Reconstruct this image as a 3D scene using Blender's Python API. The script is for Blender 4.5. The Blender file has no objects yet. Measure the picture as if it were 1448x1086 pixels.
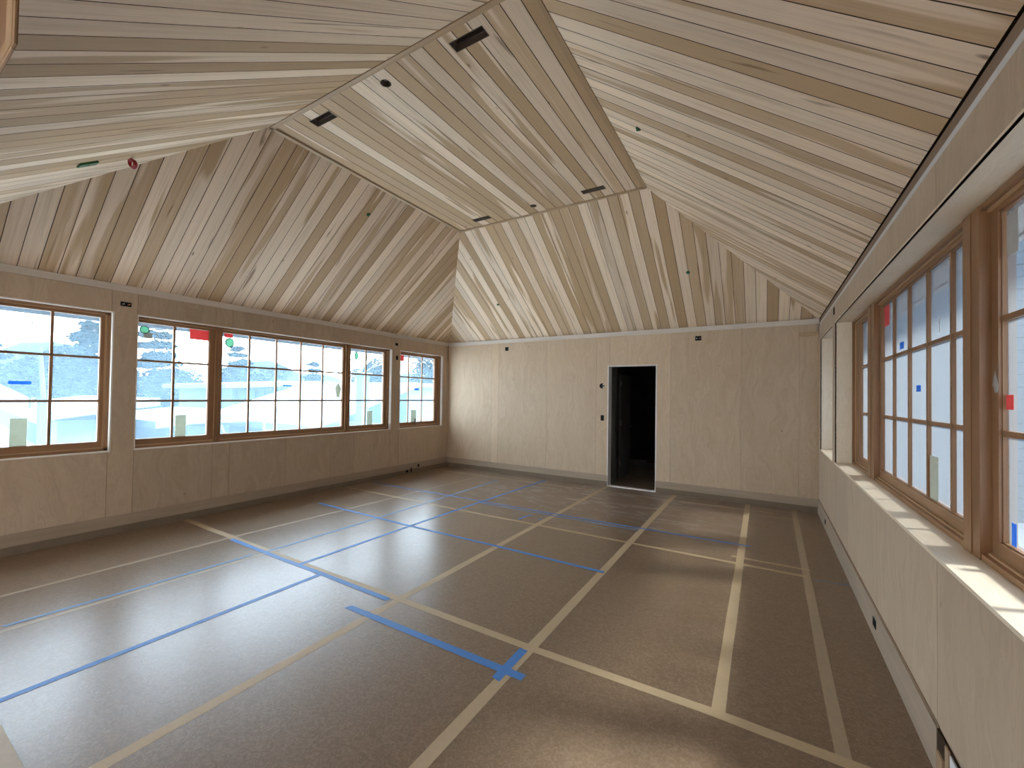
import bpy, bmesh, math, random
from mathutils import Vector, Matrix
random.seed(7)
scene = bpy.context.scene
COL = scene.collection

# ------------------------------------------------------------------ camera, sky, sun, exposure
cam_data = bpy.data.cameras.new('camera')
cam = bpy.data.objects.new('camera', cam_data)
COL.objects.link(cam)
_r = Vector((0.84688924, 0.5315475, 0.01535812))
_u = Vector((-0.00382358, -0.02279358, 0.99973288))
_f = Vector((-0.53175558, 0.84672174, 0.01727122))
cam.matrix_world = Matrix(((_r.x, _u.x, -_f.x, 0.0), (_r.y, _u.y, -_f.y, 0.0), (_r.z, _u.z, -_f.z, 1.6), (0, 0, 0, 1)))
cam_data.sensor_fit = 'HORIZONTAL'
cam_data.sensor_width = 36.0
cam_data.lens = 603.5257 / 1448 * 36.0
cam_data.shift_x = (724 - 704.6713) / 1448
cam_data.shift_y = (549.1423 - 543) / 1448
cam_data.clip_start = 0.02
cam_data.clip_end = 500
scene.camera = cam

world = bpy.data.worlds.new('sky')
scene.world = world
world.use_nodes = True
wn = world.node_tree
wn.nodes.clear()
w_out = wn.nodes.new('ShaderNodeOutputWorld')
w_bg = wn.nodes.new('ShaderNodeBackground')
w_bg.inputs['Strength'].default_value = 9.0
w_tc = wn.nodes.new('ShaderNodeTexCoord')
w_sep = wn.nodes.new('ShaderNodeSeparateXYZ')
w_ramp = wn.nodes.new('ShaderNodeValToRGB')
w_ramp.color_ramp.elements[0].position = 0.0
w_ramp.color_ramp.elements[0].color = (0.89, 0.915, 0.95, 1)
w_ramp.color_ramp.elements[1].position = 0.6
w_ramp.color_ramp.elements[1].color = (0.76, 0.81, 0.89, 1)
wn.links.new(w_tc.outputs['Generated'], w_sep.inputs[0])
wn.links.new(w_sep.outputs['Z'], w_ramp.inputs[0])
wn.links.new(w_ramp.outputs[0], w_bg.inputs['Color'])
wn.links.new(w_bg.outputs[0], w_out.inputs[0])

sun_data = bpy.data.lights.new('sun', 'SUN')
sun_data.energy = 20.0
sun_data.angle = math.radians(7.0)
sun_data.color = (1.0, 0.93, 0.82)
sun = bpy.data.objects.new('sun', sun_data)
COL.objects.link(sun)
sun.rotation_euler = Vector((-1.0, -0.40, -1.15)).to_track_quat('-Z', 'Y').to_euler()
sun.location = (6, 4, 9)

scene.view_settings.view_transform = 'Standard'
scene.view_settings.look = 'None'
scene.view_settings.exposure = 1.26
scene.view_settings.gamma = 1.0
scene.view_settings.use_curve_mapping = False
scene.cycles.use_denoising = True
scene.cycles.max_bounces = 12
scene.cycles.diffuse_bounces = 8
scene.cycles.transparent_max_bounces = 16
scene.cycles.sample_clamp_indirect = 8.0

# ------------------------------------------------------------------ room measures (metres)
XL, XR, YF, YN = -6.118, 0.637, 7.602, 0.20      # left, right, far, near wall faces
HE, HT = 2.775, 4.25                             # eave and flat ceiling heights
SILL, HEAD = 0.925, 2.457
FX0, FX1, FY0, FY1 = -4.215, -1.29, 2.34, 5.47   # flat part of the ceiling


# ------------------------------------------------------------------ helpers
def tag(o, label=None, cat=None, group=None, kind=None):
    if label: o['label'] = label
    if cat: o['category'] = cat
    if group: o['group'] = group
    if kind: o['kind'] = kind
    return o


def empty(name, loc=(0, 0, 0)):
    o = bpy.data.objects.new(name, None)
    o.empty_display_size = 0.1
    o.location = loc
    COL.objects.link(o)
    return o


class MB:
    """collects faces (with uv, per-face board value and material slot) for ONE mesh object"""
    def __init__(s):
        s.v = []; s.f = []; s.uv = []; s.b = []; s.m = []

    def face(s, pts, uv=None, b=0.5, m=0):
        n = len(s.v)
        s.v += [tuple(p) for p in pts]
        s.f.append(tuple(range(n, n + len(pts))))
        s.uv.append(uv if uv else [(0, 0)] * len(pts))
        s.b.append(b); s.m.append(m)

    def box(s, x0, x1, y0, y1, z0, z1, b=0.5, m=0, along=None):
        x0, x1 = min(x0, x1), max(x0, x1); y0, y1 = min(y0, y1), max(y0, y1); z0, z1 = min(z0, z1), max(z0, z1)
        dims = (x1 - x0, y1 - y0, z1 - z0)
        a = along if along is not None else dims.index(max(dims))
        P = [(x0, y0, z0), (x1, y0, z0), (x1, y1, z0), (x0, y1, z0), (x0, y0, z1), (x1, y0, z1), (x1, y1, z1), (x0, y1, z1)]
        for q, ax in (((0, 3, 2, 1), 2), ((4, 5, 6, 7), 2), ((0, 1, 5, 4), 1), ((2, 3, 7, 6), 1), ((1, 2, 6, 5), 0), ((3, 0, 4, 7), 0)):
            oth = [i for i in range(3) if i != ax]
            if a in oth:
                ua, va = a, [i for i in oth if i != a][0]
            else:
                ua, va = oth
            pts = [P[i] for i in q]
            s.face(pts, [(p[ua], p[va] + 0.37 * ax) for p in pts], b, m)
        return s

    def tube(s, a, bpt, r0, r1=None, seg=10, b=0.5, m=0):
        a, bpt = Vector(a), Vector(bpt); r1 = r0 if r1 is None else r1
        d = (bpt - a).normalized()
        n = d.orthogonal().normalized(); k = d.cross(n)
        A = [a + (n * math.cos(t) + k * math.sin(t)) * r0 for t in [2 * math.pi * i / seg for i in range(seg)]]
        B = [bpt + (n * math.cos(t) + k * math.sin(t)) * r1 for t in [2 * math.pi * i / seg for i in range(seg)]]
        L = (bpt - a).length
        for i in range(seg):
            j = (i + 1) % seg
            s.face([A[i], A[j], B[j], B[i]], [(0, i * .05), (0, i * .05 + .05), (L, i * .05 + .05), (L, i * .05)], b, m)
        s.face(A[::-1], None, b, m); s.face(B, None, b, m)
        return s

    def build(s, name, mats, parent=None, bevel=0.0, smooth=False, merge=True):
        me = bpy.data.meshes.new(name)
        me.from_pydata(s.v, [], s.f)
        if not isinstance(mats, (list, tuple)): mats = [mats]
        for mt in mats: me.materials.append(mt)
        me.polygons.foreach_set('material_index', s.m)
        uvl = me.uv_layers.new(name='UVMap')
        uvl.data.foreach_set('uv', [c for f in s.uv for p in f for c in p])
        at = me.attributes.new('bid', 'FLOAT', 'FACE')
        at.data.foreach_set('value', s.b)
        if merge:
            bm = bmesh.new(); bm.from_mesh(me)
            bmesh.ops.remove_doubles(bm, verts=bm.verts, dist=1e-5)
            bm.to_mesh(me); bm.free()
        if smooth:
            for p in me.polygons: p.use_smooth = True
        me.update()
        o = bpy.data.objects.new(name, me)
        COL.objects.link(o)
        if parent is not None:
            o.parent = parent
            o.matrix_parent_inverse = Matrix.Translation(-Vector(parent.location))
        if bevel > 0:
            md = o.modifiers.new('bevel', 'BEVEL'); md.width = bevel; md.segments = 2; md.limit_method = 'ANGLE'
        return o


def clip(poly, n, c):
    """keep the part of a 2-D polygon with n.p <= c"""
    out = []
    for i in range(len(poly)):
        p, q = poly[i], poly[(i + 1) % len(poly)]
        dp = n[0] * p[0] + n[1] * p[1] - c; dq = n[0] * q[0] + n[1] * q[1] - c
        if dp <= 1e-9: out.append(p)
        if (dp < -1e-9 and dq > 1e-9) or (dp > 1e-9 and dq < -1e-9):
            t = dp / (dp - dq)
            out.append((p[0] + (q[0] - p[0]) * t, p[1] + (q[1] - p[1]) * t))
    if len(out) < 3: return []
    ar = sum(out[i][0] * out[(i + 1) % len(out)][1] - out[(i + 1) % len(out)][0] * out[i][1] for i in range(len(out))) / 2
    return out if abs(ar) > 1e-7 else []


def ccw(poly):
    ar = sum(poly[i][0] * poly[(i + 1) % len(poly)][1] - poly[(i + 1) % len(poly)][0] * poly[i][1] for i in range(len(poly)))
    return poly if ar > 0 else poly[::-1]


def subtract(polys, hole):
    hole = ccw(hole); out = []
    for P in polys:
        rest = P
        for i in range(len(hole)):
            a, b = hole[i], hole[(i + 1) % len(hole)]
            n = (b[1] - a[1], -(b[0] - a[0])); c = n[0] * a[0] + n[1] * a[1]   # n points out of a ccw hole
            o = clip(rest, (-n[0], -n[1]), -c)
            if o: out.append(o)
            rest = clip(rest, n, c)
            if not rest: break
    return out


def cladding(mb, O, U, V, poly, cuts, holes=(), gap=0.003, depth=0.012, N=None, slot=0, backslot=1, back=True, tone=None, uoff=True):
    """boards/panels: strips of `poly` (u along the board, v across) between consecutive `cuts`; N points out of the room"""
    O, U, V, N = Vector(O), Vector(U), Vector(V), Vector(N)
    W = lambda p, d=0.0: O + U * p[0] + V * p[1] + N * d
    for i in range(len(cuts) - 1):
        a, b = cuts[i] + gap / 2, cuts[i + 1] - gap / 2
        strip = clip(clip(ccw(list(poly)), (0, -1), -a), (0, 1), b)
        if not strip: continue
        bid = tone[i % len(tone)] if tone else random.random()
        off = random.random() * 40 if uoff else 0
        parts = [strip]
        for h in holes: parts = subtract(parts, h)
        for p in parts:
            mb.face([W(q) for q in p], [(q[0] + off, q[1]) for q in p], bid, slot)
        for q, r in [(p[j], p[(j + 1) % len(p)]) for p in parts for j in range(len(p))]:      # board edges
            mb.face([W(q), W(r), W(r, depth), W(q, depth)], None, 0.5, backslot)
    if back:
        parts = [ccw(list(poly))]
        for h in holes: parts = subtract(parts, h)
        for p in parts: mb.face([W(q, depth) for q in p], None, 0.5, backslot)


# ------------------------------------------------------------------ materials
def nodes(name):
    m = bpy.data.materials.new(name); m.use_nodes = True
    nt = m.node_tree; b = nt.nodes['Principled BSDF']
    return m, nt, b


def N_(nt, typ, **kw):
    n = nt.nodes.new(typ)
    for k, v in kw.items(): setattr(n, k, v)
    return n


def mathn(nt, op, a, b=None, c=None):
    n = nt.nodes.new('ShaderNodeMath'); n.operation = op
    for i, x in enumerate((a, b, c)):
        if x is None: continue
        if isinstance(x, (int, float)): n.inputs[i].default_value = x
        else: nt.links.new(x, n.inputs[i])
    return n.outputs[0]


def mixc(nt, f, a, b):
    n = nt.nodes.new('ShaderNodeMix'); n.data_type = 'RGBA'
    if isinstance(f, (int, float)): n.inputs[0].default_value = f
    else: nt.links.new(f, n.inputs[0])
    for i, x in ((6, a), (7, b)):
        if isinstance(x, tuple): n.inputs[i].default_value = (*x, 1)
        else: nt.links.new(x, n.inputs[i])
    return n.outputs[2]


def ramp(nt, f, stops):
    n = nt.nodes.new('ShaderNodeValToRGB')
    e = n.color_ramp.elements
    e[0].position = stops[0][0]; e[0].color = (*stops[0][1], 1) if isinstance(stops[0][1], tuple) else (stops[0][1],) * 3 + (1,)
    e[1].position = stops[-1][0]; e[1].color = (*stops[-1][1], 1) if isinstance(stops[-1][1], tuple) else (stops[-1][1],) * 3 + (1,)
    for p, c in stops[1:-1]:
        k = e.new(p); k.color = (*c, 1) if isinstance(c, tuple) else (c, c, c, 1)
    nt.links.new(f, n.inputs[0])
    return n.outputs[0]


def uvcoords(nt):
    uv = N_(nt, 'ShaderNodeUVMap'); uv.uv_map = 'UVMap'
    s = N_(nt, 'ShaderNodeSeparateXYZ'); nt.links.new(uv.outputs[0], s.inputs[0])
    at = N_(nt, 'ShaderNodeAttribute'); at.attribute_name = 'bid'
    return s.outputs[0], s.outputs[1], at.outputs['Fac']


def comb(nt, x, y, z=0.0):
    n = N_(nt, 'ShaderNodeCombineXYZ')
    for i, v in enumerate((x, y, z)):
        if isinstance(v, (int, float)): n.inputs[i].default_value = v
        else: nt.links.new(v, n.inputs[i])
    return n.outputs[0]


def noise(nt, vec, scale=1.0, detail=4.0, rough=0.55, dist=0.0):
    n = N_(nt, 'ShaderNodeTexNoise')
    n.inputs['Scale'].default_value = scale; n.inputs['Detail'].default_value = detail
    n.inputs['Roughness'].default_value = rough; n.inputs['Distortion'].default_value = dist
    nt.links.new(vec, n.inputs['Vector'])
    return n.outputs['Fac']


def poplar(name, light=(0.87, 0.725, 0.565), pale=(0.77, 0.62, 0.475), tan=(0.47, 0.305, 0.15), dark=(0.22, 0.13, 0.07), bias=0.0):
    """cream sapwood boards with tan-olive heartwood that runs lengthwise in tapering flames"""
    m, nt, b = nodes(name)
    u, v, bid = uvcoords(nt)
    z = mathn(nt, 'MULTIPLY', bid, 61.0)
    # large heartwood field, stretched along the board
    big = noise(nt, comb(nt, mathn(nt, 'MULTIPLY', u, 0.55), mathn(nt, 'MULTIPLY', v, 7.5), z), 1.0, 1.5, 0.5, 0.15)
    r2 = mathn(nt, 'FRACT', mathn(nt, 'MULTIPLY', bid, 17.31))
    r3 = mathn(nt, 'FRACT', mathn(nt, 'MULTIPLY', bid, 91.7))
    thr = mathn(nt, 'ADD', mathn(nt, 'MULTIPLY', r2, 0.62), 0.27 - bias)
    heart = ramp(nt, mathn(nt, 'ADD', mathn(nt, 'MULTIPLY', mathn(nt, 'SUBTRACT', big, thr), 9.0), 0.5), [(0.25, 0.0), (0.75, 1.0)])
    # fine lengthwise streaks
    st = noise(nt, comb(nt, mathn(nt, 'MULTIPLY', u, 0.9), mathn(nt, 'MULTIPLY', v, 42.0), z), 1.0, 5.0, 0.6, 0.2)
    fine = noise(nt, comb(nt, mathn(nt, 'MULTIPLY', u, 6.0), mathn(nt, 'MULTIPLY', v, 240.0), z), 1.0, 3.0, 0.6)
    base = mixc(nt, r3, light, pale)
    base = mixc(nt, ramp(nt, st, [(0.46, 0.0), (0.80, 0.5)]), base, tan)
    ht = mixc(nt, ramp(nt, st, [(0.30, 0.0), (0.80, 0.6)]), tan, mixc(nt, r3, tuple(x * .8 for x in tan), light))
    col = mixc(nt, mathn(nt, 'MULTIPLY', heart, 0.85), base, ht)
    # a few dark mineral streaks
    mn = noise(nt, comb(nt, mathn(nt, 'MULTIPLY', u, 1.1), mathn(nt, 'MULTIPLY', v, 16.0), mathn(nt, 'ADD', z, 9.0)), 1.0, 2.0, 0.5, 0.6)
    col = mixc(nt, ramp(nt, mn, [(0.68, 0.0), (0.76, 0.75)]), col, dark)
    # knots
    vor = N_(nt, 'ShaderNodeTexVoronoi'); vor.inputs['Scale'].default_value = 1.0; vor.inputs['Randomness'].default_value = 1.0
    nt.links.new(comb(nt, mathn(nt, 'MULTIPLY', u, 1.6), mathn(nt, 'MULTIPLY', v, 4.0), z), vor.inputs['Vector'])
    kn = ramp(nt, vor.outputs['Distance'], [(0.018, 1.0), (0.06, 0.0)])
    col = mixc(nt, mathn(nt, 'MULTIPLY', kn, 0.8), col, dark)
    val = mathn(nt, 'ADD', mathn(nt, 'MULTIPLY', fine, 0.18), mathn(nt, 'ADD', mathn(nt, 'MULTIPLY', mathn(nt, 'FRACT', mathn(nt, 'MULTIPLY', bid, 7.77)), 0.16), 0.82))
    mul = N_(nt, 'ShaderNodeMix'); mul.data_type = 'RGBA'; mul.blend_type = 'MULTIPLY'; mul.inputs[0].default_value = 1.0
    nt.links.new(col, mul.inputs[6]); nt.links.new(comb(nt, val, val, val), mul.inputs[7])
    nt.links.new(mul.outputs[2], b.inputs['Base Color'])
    b.inputs['Roughness'].default_value = 0.6
    b.inputs['Specular IOR Level'].default_value = 0.25
    bp = N_(nt, 'ShaderNodeBump'); bp.inputs['Strength'].default_value = 0.08; bp.inputs['Distance'].default_value = 0.002
    nt.links.new(fine, bp.inputs['Height']); nt.links.new(bp.outputs[0], b.inputs['Normal'])
    return m


def plywood(name, a=(0.52, 0.41, 0.30), c=(0.42, 0.32, 0.225), contrast=1.0, rough=0.5):
    """pale veneer plywood: grain along u, wavy flames, pin knots; each panel its own tone"""
    m, nt, b = nodes(name)
    u, v, bid = uvcoords(nt)
    z = mathn(nt, 'MULTIPLY', bid, 37.0)
    warp = noise(nt, comb(nt, mathn(nt, 'MULTIPLY', u, 1.4), mathn(nt, 'MULTIPLY', v, 3.2), z), 1.0, 3.0, 0.5)
    vv = mathn(nt, 'ADD', mathn(nt, 'MULTIPLY', v, 8.0), mathn(nt, 'MULTIPLY', warp, 5.0))
    g = noise(nt, comb(nt, mathn(nt, 'MULTIPLY', u, 0.8), vv, z), 1.6, 6.0, 0.65, 1.2)
    fl = noise(nt, comb(nt, mathn(nt, 'MULTIPLY', u, 9.0), mathn(nt, 'MULTIPLY', v, 48.0), z), 1.0, 4.0, 0.7, 1.6)
    k = ramp(nt, g, [(0.34, 0.0), (0.66, 1.0)])
    col = mixc(nt, mathn(nt, 'MULTIPLY', k, 0.75 * contrast), a, c)
    col = mixc(nt, ramp(nt, fl, [(0.55, 0.0), (0.78, 0.55 * contrast)]), col, tuple(x * 0.72 for x in c))
    pk = N_(nt, 'ShaderNodeTexVoronoi'); pk.inputs['Scale'].default_value = 1.0
    nt.links.new(comb(nt, mathn(nt, 'MULTIPLY', u, 2.2), mathn(nt, 'MULTIPLY', v, 3.2), z), pk.inputs['Vector'])
    col = mixc(nt, ramp(nt, pk.outputs['Distance'], [(0.015, 0.6), (0.045, 0.0)]), col, (0.20, 0.12, 0.07))
    t = mathn(nt, 'ADD', mathn(nt, 'MULTIPLY', bid, 0.16), 0.92)
    mul = N_(nt, 'ShaderNodeMix'); mul.data_type = 'RGBA'; mul.blend_type = 'MULTIPLY'; mul.inputs[0].default_value = 1.0
    nt.links.new(col, mul.inputs[6]); nt.links.new(comb(nt, t, t, t), mul.inputs[7])
    nt.links.new(mul.outputs[2], b.inputs['Base Color'])
    b.inputs['Roughness'].default_value = rough
    b.inputs['Specular IOR Level'].default_value = 0.3
    return m


def plain(name, col, rough=0.6, spec=0.3, var=0.10, scale=6.0, metallic=0.0):
    m, nt, b = nodes(name)
    tc = N_(nt, 'ShaderNodeTexCoord')
    n = noise(nt, tc.outputs['Object'], scale, 4.0, 0.6)
    c2 = tuple(max(0.0, x * (1 - var * 2)) for x in col); c1 = tuple(min(1.0, x * (1 + var)) for x in col)
    nt.links.new(mixc(nt, n, c1, c2), b.inputs['Base Color'])
    b.inputs['Roughness'].default_value = rough; b.inputs['Specular IOR Level'].default_value = spec
    b.inputs['Metallic'].default_value = metallic
    return m


def wood(name, a, c, rough=0.4, spec=0.4, sv=70.0):
    m, nt, b = nodes(name)
    u, v, bid = uvcoords(nt)
    g = noise(nt, comb(nt, mathn(nt, 'MULTIPLY', u, 1.5), mathn(nt, 'MULTIPLY', v, sv), mathn(nt, 'MULTIPLY', bid, 23.0)), 1.0, 5.0, 0.65, 0.5)
    g2 = noise(nt, comb(nt, mathn(nt, 'MULTIPLY', u, 0.6), mathn(nt, 'MULTIPLY', v, 6.0), mathn(nt, 'MULTIPLY', bid, 23.0)), 1.0, 2.0, 0.5, 0.5)
    f = mathn(nt, 'ADD', mathn(nt, 'MULTIPLY', g, 0.6), mathn(nt, 'MULTIPLY', g2, 0.5))
    nt.links.new(mixc(nt, ramp(nt, f, [(0.35, 0.0), (0.75, 1.0)]), a, c), b.inputs['Base Color'])
    b.inputs['Roughness'].default_value = rough; b.inputs['Specular IOR Level'].default_value = spec
    return m


M = {}
M['boards'] = poplar('poplar_boards')
M['boards_tan'] = poplar('poplar_boards_tan', bias=0.09)
M['gap'] = plain('board_gap_shadow_wood', (0.05, 0.032, 0.02), 0.9, 0.1)
M['ply'] = plywood('plywood_wall')
M['ply_far'] = plywood('plywood_far_wall', (0.56, 0.435, 0.31), (0.46, 0.34, 0.225))
M['ply_gap'] = plain('plywood_joint', (0.28, 0.20, 0.14), 0.8, 0.1)
M['maple'] = plywood('maple_sill_board', (0.82, 0.73, 0.59), (0.70, 0.58, 0.42), 0.8, 0.45)
M['reveal'] = plain('pale_primed_reveal', (0.74, 0.70, 0.63), 0.6, 0.2, 0.04)
M['crown'] = wood('grey_white_crown_board', (0.68, 0.63, 0.57), (0.54, 0.49, 0.43), 0.6, 0.2, 40)
M['frame'] = wood('brown_window_wood', (0.33, 0.18, 0.085), (0.205, 0.10, 0.046), 0.38, 0.45)
M['frame_light'] = wood('pale_window_wood', (0.55, 0.37, 0.21), (0.42, 0.26, 0.14), 0.35, 0.5)  # paler wood for the stop bead and the outer lips
M['base'] = wood('baseboard_wood', (0.40, 0.32, 0.24), (0.30, 0.235, 0.17), 0.5, 0.3, 30)
M['trim'] = wood('ceiling_trim_wood', (0.52, 0.38, 0.24), (0.38, 0.26, 0.15), 0.5, 0.3, 30)
M['upstand'] = plain('floor_paper_upstand', (0.20, 0.15, 0.105), 0.6, 0.2)
M['dark'] = plain('dark_void', (0.012, 0.012, 0.012), 0.9, 0.1)
M['black'] = plain('black_plastic', (0.015, 0.015, 0.015), 0.5, 0.4)
M['steel'] = plain('galvanised_steel', (0.35, 0.34, 0.33), 0.4, 0.5, metallic=0.8)
M['can'] = plain('brown_can_steel', (0.16, 0.12, 0.095), 0.5, 0.4)
M['green'] = plain('green_plastic', (0.02, 0.13, 0.05), 0.4, 0.4)
M['red'] = plain('red_cable', (0.42, 0.03, 0.03), 0.5, 0.4)
M['copper'] = plain('copper_wire', (0.45, 0.2, 0.08), 0.4, 0.5)
M['white_wire'] = plain('white_cable', (0.6, 0.6, 0.57), 0.5, 0.4)
M['tan_tape'] = plain('tan_masking_tape', (0.50, 0.39, 0.25), 0.55, 0.35, 0.06, 30)
M['tan_tape_old'] = plain('dull_tan_tape', (0.42, 0.335, 0.235), 0.5, 0.4, 0.08, 25)
M['blue_tape'] = plain('blue_painters_tape', (0.075, 0.24, 0.62), 0.5, 0.35, 0.06, 30)
M['blue_pale'] = plain('faded_blue_tape', (0.16, 0.30, 0.52), 0.5, 0.35, 0.12, 30)
M['strip_white'] = plain('white_foam_strip', (0.62, 0.62, 0.62), 0.7, 0.1, 0.03)
M['stud'] = wood('framing_timber', (0.42, 0.30, 0.19), (0.30, 0.20, 0.12), 0.7, 0.2, 30)
M['stud_light'] = wood('raw_casing_wood', (0.58, 0.42, 0.26), (0.46, 0.31, 0.18), 0.6, 0.2, 40)
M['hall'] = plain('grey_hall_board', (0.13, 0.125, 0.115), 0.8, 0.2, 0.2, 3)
M['jamb'] = plain('grey_door_jamb', (0.74, 0.71, 0.69), 0.6, 0.2, 0.06)


def floor_material():
    m, nt, b = nodes('floor_protection_paper')
    tc = N_(nt, 'ShaderNodeTexCoord')
    sh = N_(nt, 'ShaderNodeMapping'); sh.inputs['Location'].default_value = (3.13, 1.71, 0.437); nt.links.new(tc.outputs['Object'], sh.inputs['Vector'])
    P = sh.outputs[0]
    big = noise(nt, P, 0.7, 4.0, 0.6, 0.4)
    mid = noise(nt, P, 30.0, 3.0, 0.6, 1.8)
    fine = noise(nt, P, 90.0, 4.0, 0.7, 1.5)
    col = mixc(nt, big, (0.225, 0.155, 0.100), (0.190, 0.128, 0.080))
    col = mixc(nt, ramp(nt, mid, [(0.42, 0.0), (0.60, 0.6)]), col, (0.30, 0.225, 0.155))
    col = mixc(nt, ramp(nt, fine, [(0.35, 0.55), (0.55, 0.0)]), col, (0.13, 0.086, 0.054))
    # pale dusty scuffs towards the doorway
    mp = N_(nt, 'ShaderNodeMapping'); mp.inputs['Scale'].default_value = (0.9, 2.6, 1.0)
    nt.links.new(P, mp.inputs['Vector'])
    sc = noise(nt, mp.outputs[0], 2.2, 8.0, 0.72, 1.2)
    s = N_(nt, 'ShaderNodeSeparateXYZ'); nt.links.new(tc.outputs['Object'], s.inputs[0])
    zone = mathn(nt, 'MULTIPLY', ramp(nt, mathn(nt, 'DIVIDE', s.outputs[1], 10.0), [(0.45, 0.0), (0.62, 1.0)]),
                 ramp(nt, mathn(nt, 'DIVIDE', mathn(nt, 'ABSOLUTE', mathn(nt, 'ADD', s.outputs[0], 2.3)), 4.0), [(0.3, 1.0), (0.6, 0.0)]))
    col = mixc(nt, mathn(nt, 'MULTIPLY', ramp(nt, sc, [(0.50, 0.0), (0.66, 0.8)]), zone), col, (0.44, 0.41, 0.40))
    nt.links.new(col, b.inputs['Base Color'])
    rg = mathn(nt, 'ADD', mathn(nt, 'MULTIPLY', noise(nt, P, 3.5, 2.0, 0.5), 0.06), 0.285)
    nt.links.new(rg, b.inputs['Roughness'])
    b.inputs['Specular IOR Level'].default_value = 0.48
    bp = N_(nt, 'ShaderNodeBump'); bp.inputs['Strength'].default_value = 0.35; bp.inputs['Distance'].default_value = 0.004
    h = mathn(nt, 'ADD', mathn(nt, 'MULTIPLY', noise(nt, P, 14.0, 4.0, 0.65, 1.5), 0.55), mathn(nt, 'MULTIPLY', mid, 0.30))
    nt.links.new(h, bp.inputs['Height']); nt.links.new(bp.outputs[0], b.inputs['Normal'])
    return m


M['floor'] = floor_material()
M['threshold'] = plain('pale_threshold_board', (0.50, 0.45, 0.37), 0.6, 0.3, 0.08, 40)


def film_glass(name, clear, tint, haze, haze_col, rough_noise=6.0):
    """window pane behind protective film: part see-through, part milky"""
    m = bpy.data.materials.new(name); m.use_nodes = True
    nt = m.node_tree; nt.nodes.clear()
    out = N_(nt, 'ShaderNodeOutputMaterial')
    tr = N_(nt, 'ShaderNodeBsdfTransparent'); tr.inputs[0].default_value = (*tint, 1)
    tl = N_(nt, 'ShaderNodeBsdfTranslucent'); tl.inputs[0].default_value = (*haze_col, 1)
    gl = N_(nt, 'ShaderNodeBsdfGlossy'); gl.inputs['Roughness'].default_value = 0.08; gl.inputs[0].default_value = (1, 1, 1, 1)
    tc = N_(nt, 'ShaderNodeTexCoord')
    nz = noise(nt, tc.outputs['Object'], rough_noise, 5.0, 0.6, 0.6)
    f = mathn(nt, 'ADD', haze, mathn(nt, 'MULTIPLY', mathn(nt, 'SUBTRACT', nz, 0.5), 0.35 * haze))
    mx = N_(nt, 'ShaderNodeMixShader'); nt.links.new(f, mx.inputs[0]); nt.links.new(tr.outputs[0], mx.inputs[1]); nt.links.new(tl.outputs[0], mx.inputs[2])
    m2 = N_(nt, 'ShaderNodeMixShader'); m2.inputs[0].default_value = 0.03
    nt.links.new(mx.outputs[0], m2.inputs[1]); nt.links.new(gl.outputs[0], m2.inputs[2])
    nt.links.new(m2.outputs[0], out.inputs['Surface'])
    return m


M['glass_left'] = film_glass('clear_filmed_glass', 0.9, (0.80, 0.93, 1.0), 0.30, (0.13, 0.22, 0.30))
M['glass_right'] = film_glass('milky_filmed_glass', 0.2, (0.085, 0.093, 0.10), 0.5, (0.056, 0.067, 0.079), 2.0)
M['glass_right_near'] = film_glass('thin_filmed_glass', 0.2, (0.155, 0.175, 0.195), 0.38, (0.055, 0.068, 0.08), 2.0)
M['glass_clear'] = film_glass('plain_glass', 0.95, (0.92, 0.97, 1.0), 0.03, (0.6, 0.7, 0.8))

# ------------------------------------------------------------------ floor
mb = MB()
mb.box(XL - 0.25, XR + 0.25, -3.2, YF + 0.02, -0.12, 0.0)
mb.box(-3.7, -0.6, YF + 0.02, 11.4, -0.12, -0.001)
o = mb.build('floor', M['floor'], merge=False); tag(o, kind='structure')

# ------------------------------------------------------------------ walls
# window openings (y0, y1) in both long walls
OPEN_L = [(0.43, 1.715), (1.94, 5.865), (6.10, 7.395)]
OPEN_R = [(0.30, 1.42), (1.55, 5.92), (6.12, 7.40)]


def side_wall(name, X, sgn, cuts, opens, ztop):
    mb = MB()
    U, V, Nn = (0, 0, 1), (0, 1, 0), (sgn, 0, 0)
    holes = [[(SILL, a), (SILL, b), (HEAD, b), (HEAD, a)] for a, b in opens]
    poly = [(0.0, YN - 0.1), (ztop, YN - 0.1), (ztop, YF), (0.0, YF)]
    cladding(mb, (X, 0, 0), U, V, poly, cuts, holes, gap=0.0025, depth=0.012, N=Nn, slot=0, backslot=1)
    # solid core behind the panels (with the same openings, a little larger)
    x0, x1 = X + sgn * 0.012, X + sgn * 0.20
    ys = [YN - 3.2] + [q for a, b in opens for q in (a - 0.004, b + 0.004)] + [YF + 0.15]
    for i in range(0, len(ys), 2):
        mb.box(x0 + sgn * (0.0 if ys[i] > 0 else 0.0), x1, ys[i], ys[i + 1], 0, HE, m=1)
    for a, b in opens:
        mb.box(x0, x1, a - 0.004, b + 0.004, 0, SILL - 0.004, m=1)
        mb.box(x0, x1, a - 0.004, b + 0.004, HEAD + 0.004, HE, m=1)
    # plywood on the part of the wall behind the camera
    mb.box(X, X + sgn * 0.012, -3.0, YN - 0.1, 0, HE, m=0, along=2)
    o = mb.build(name, [M['ply'], M['ply_gap']], merge=False)
    return tag(o, kind='structure')


side_wall('wall_left', XL, -1, [YN - 0.1, 0.43, 1.70, 1.93, 2.75, 2.96, 3.75, 4.54, 5.01, 5.845, 6.09, 7.42, YF], OPEN_L, HE)
side_wall('wall_right', XR, 1, [YN - 0.1, 0.9, 1.80, 2.626, 3.83, 5.036, 5.99, 6.08, YF], OPEN_R, 2.672)

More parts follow.
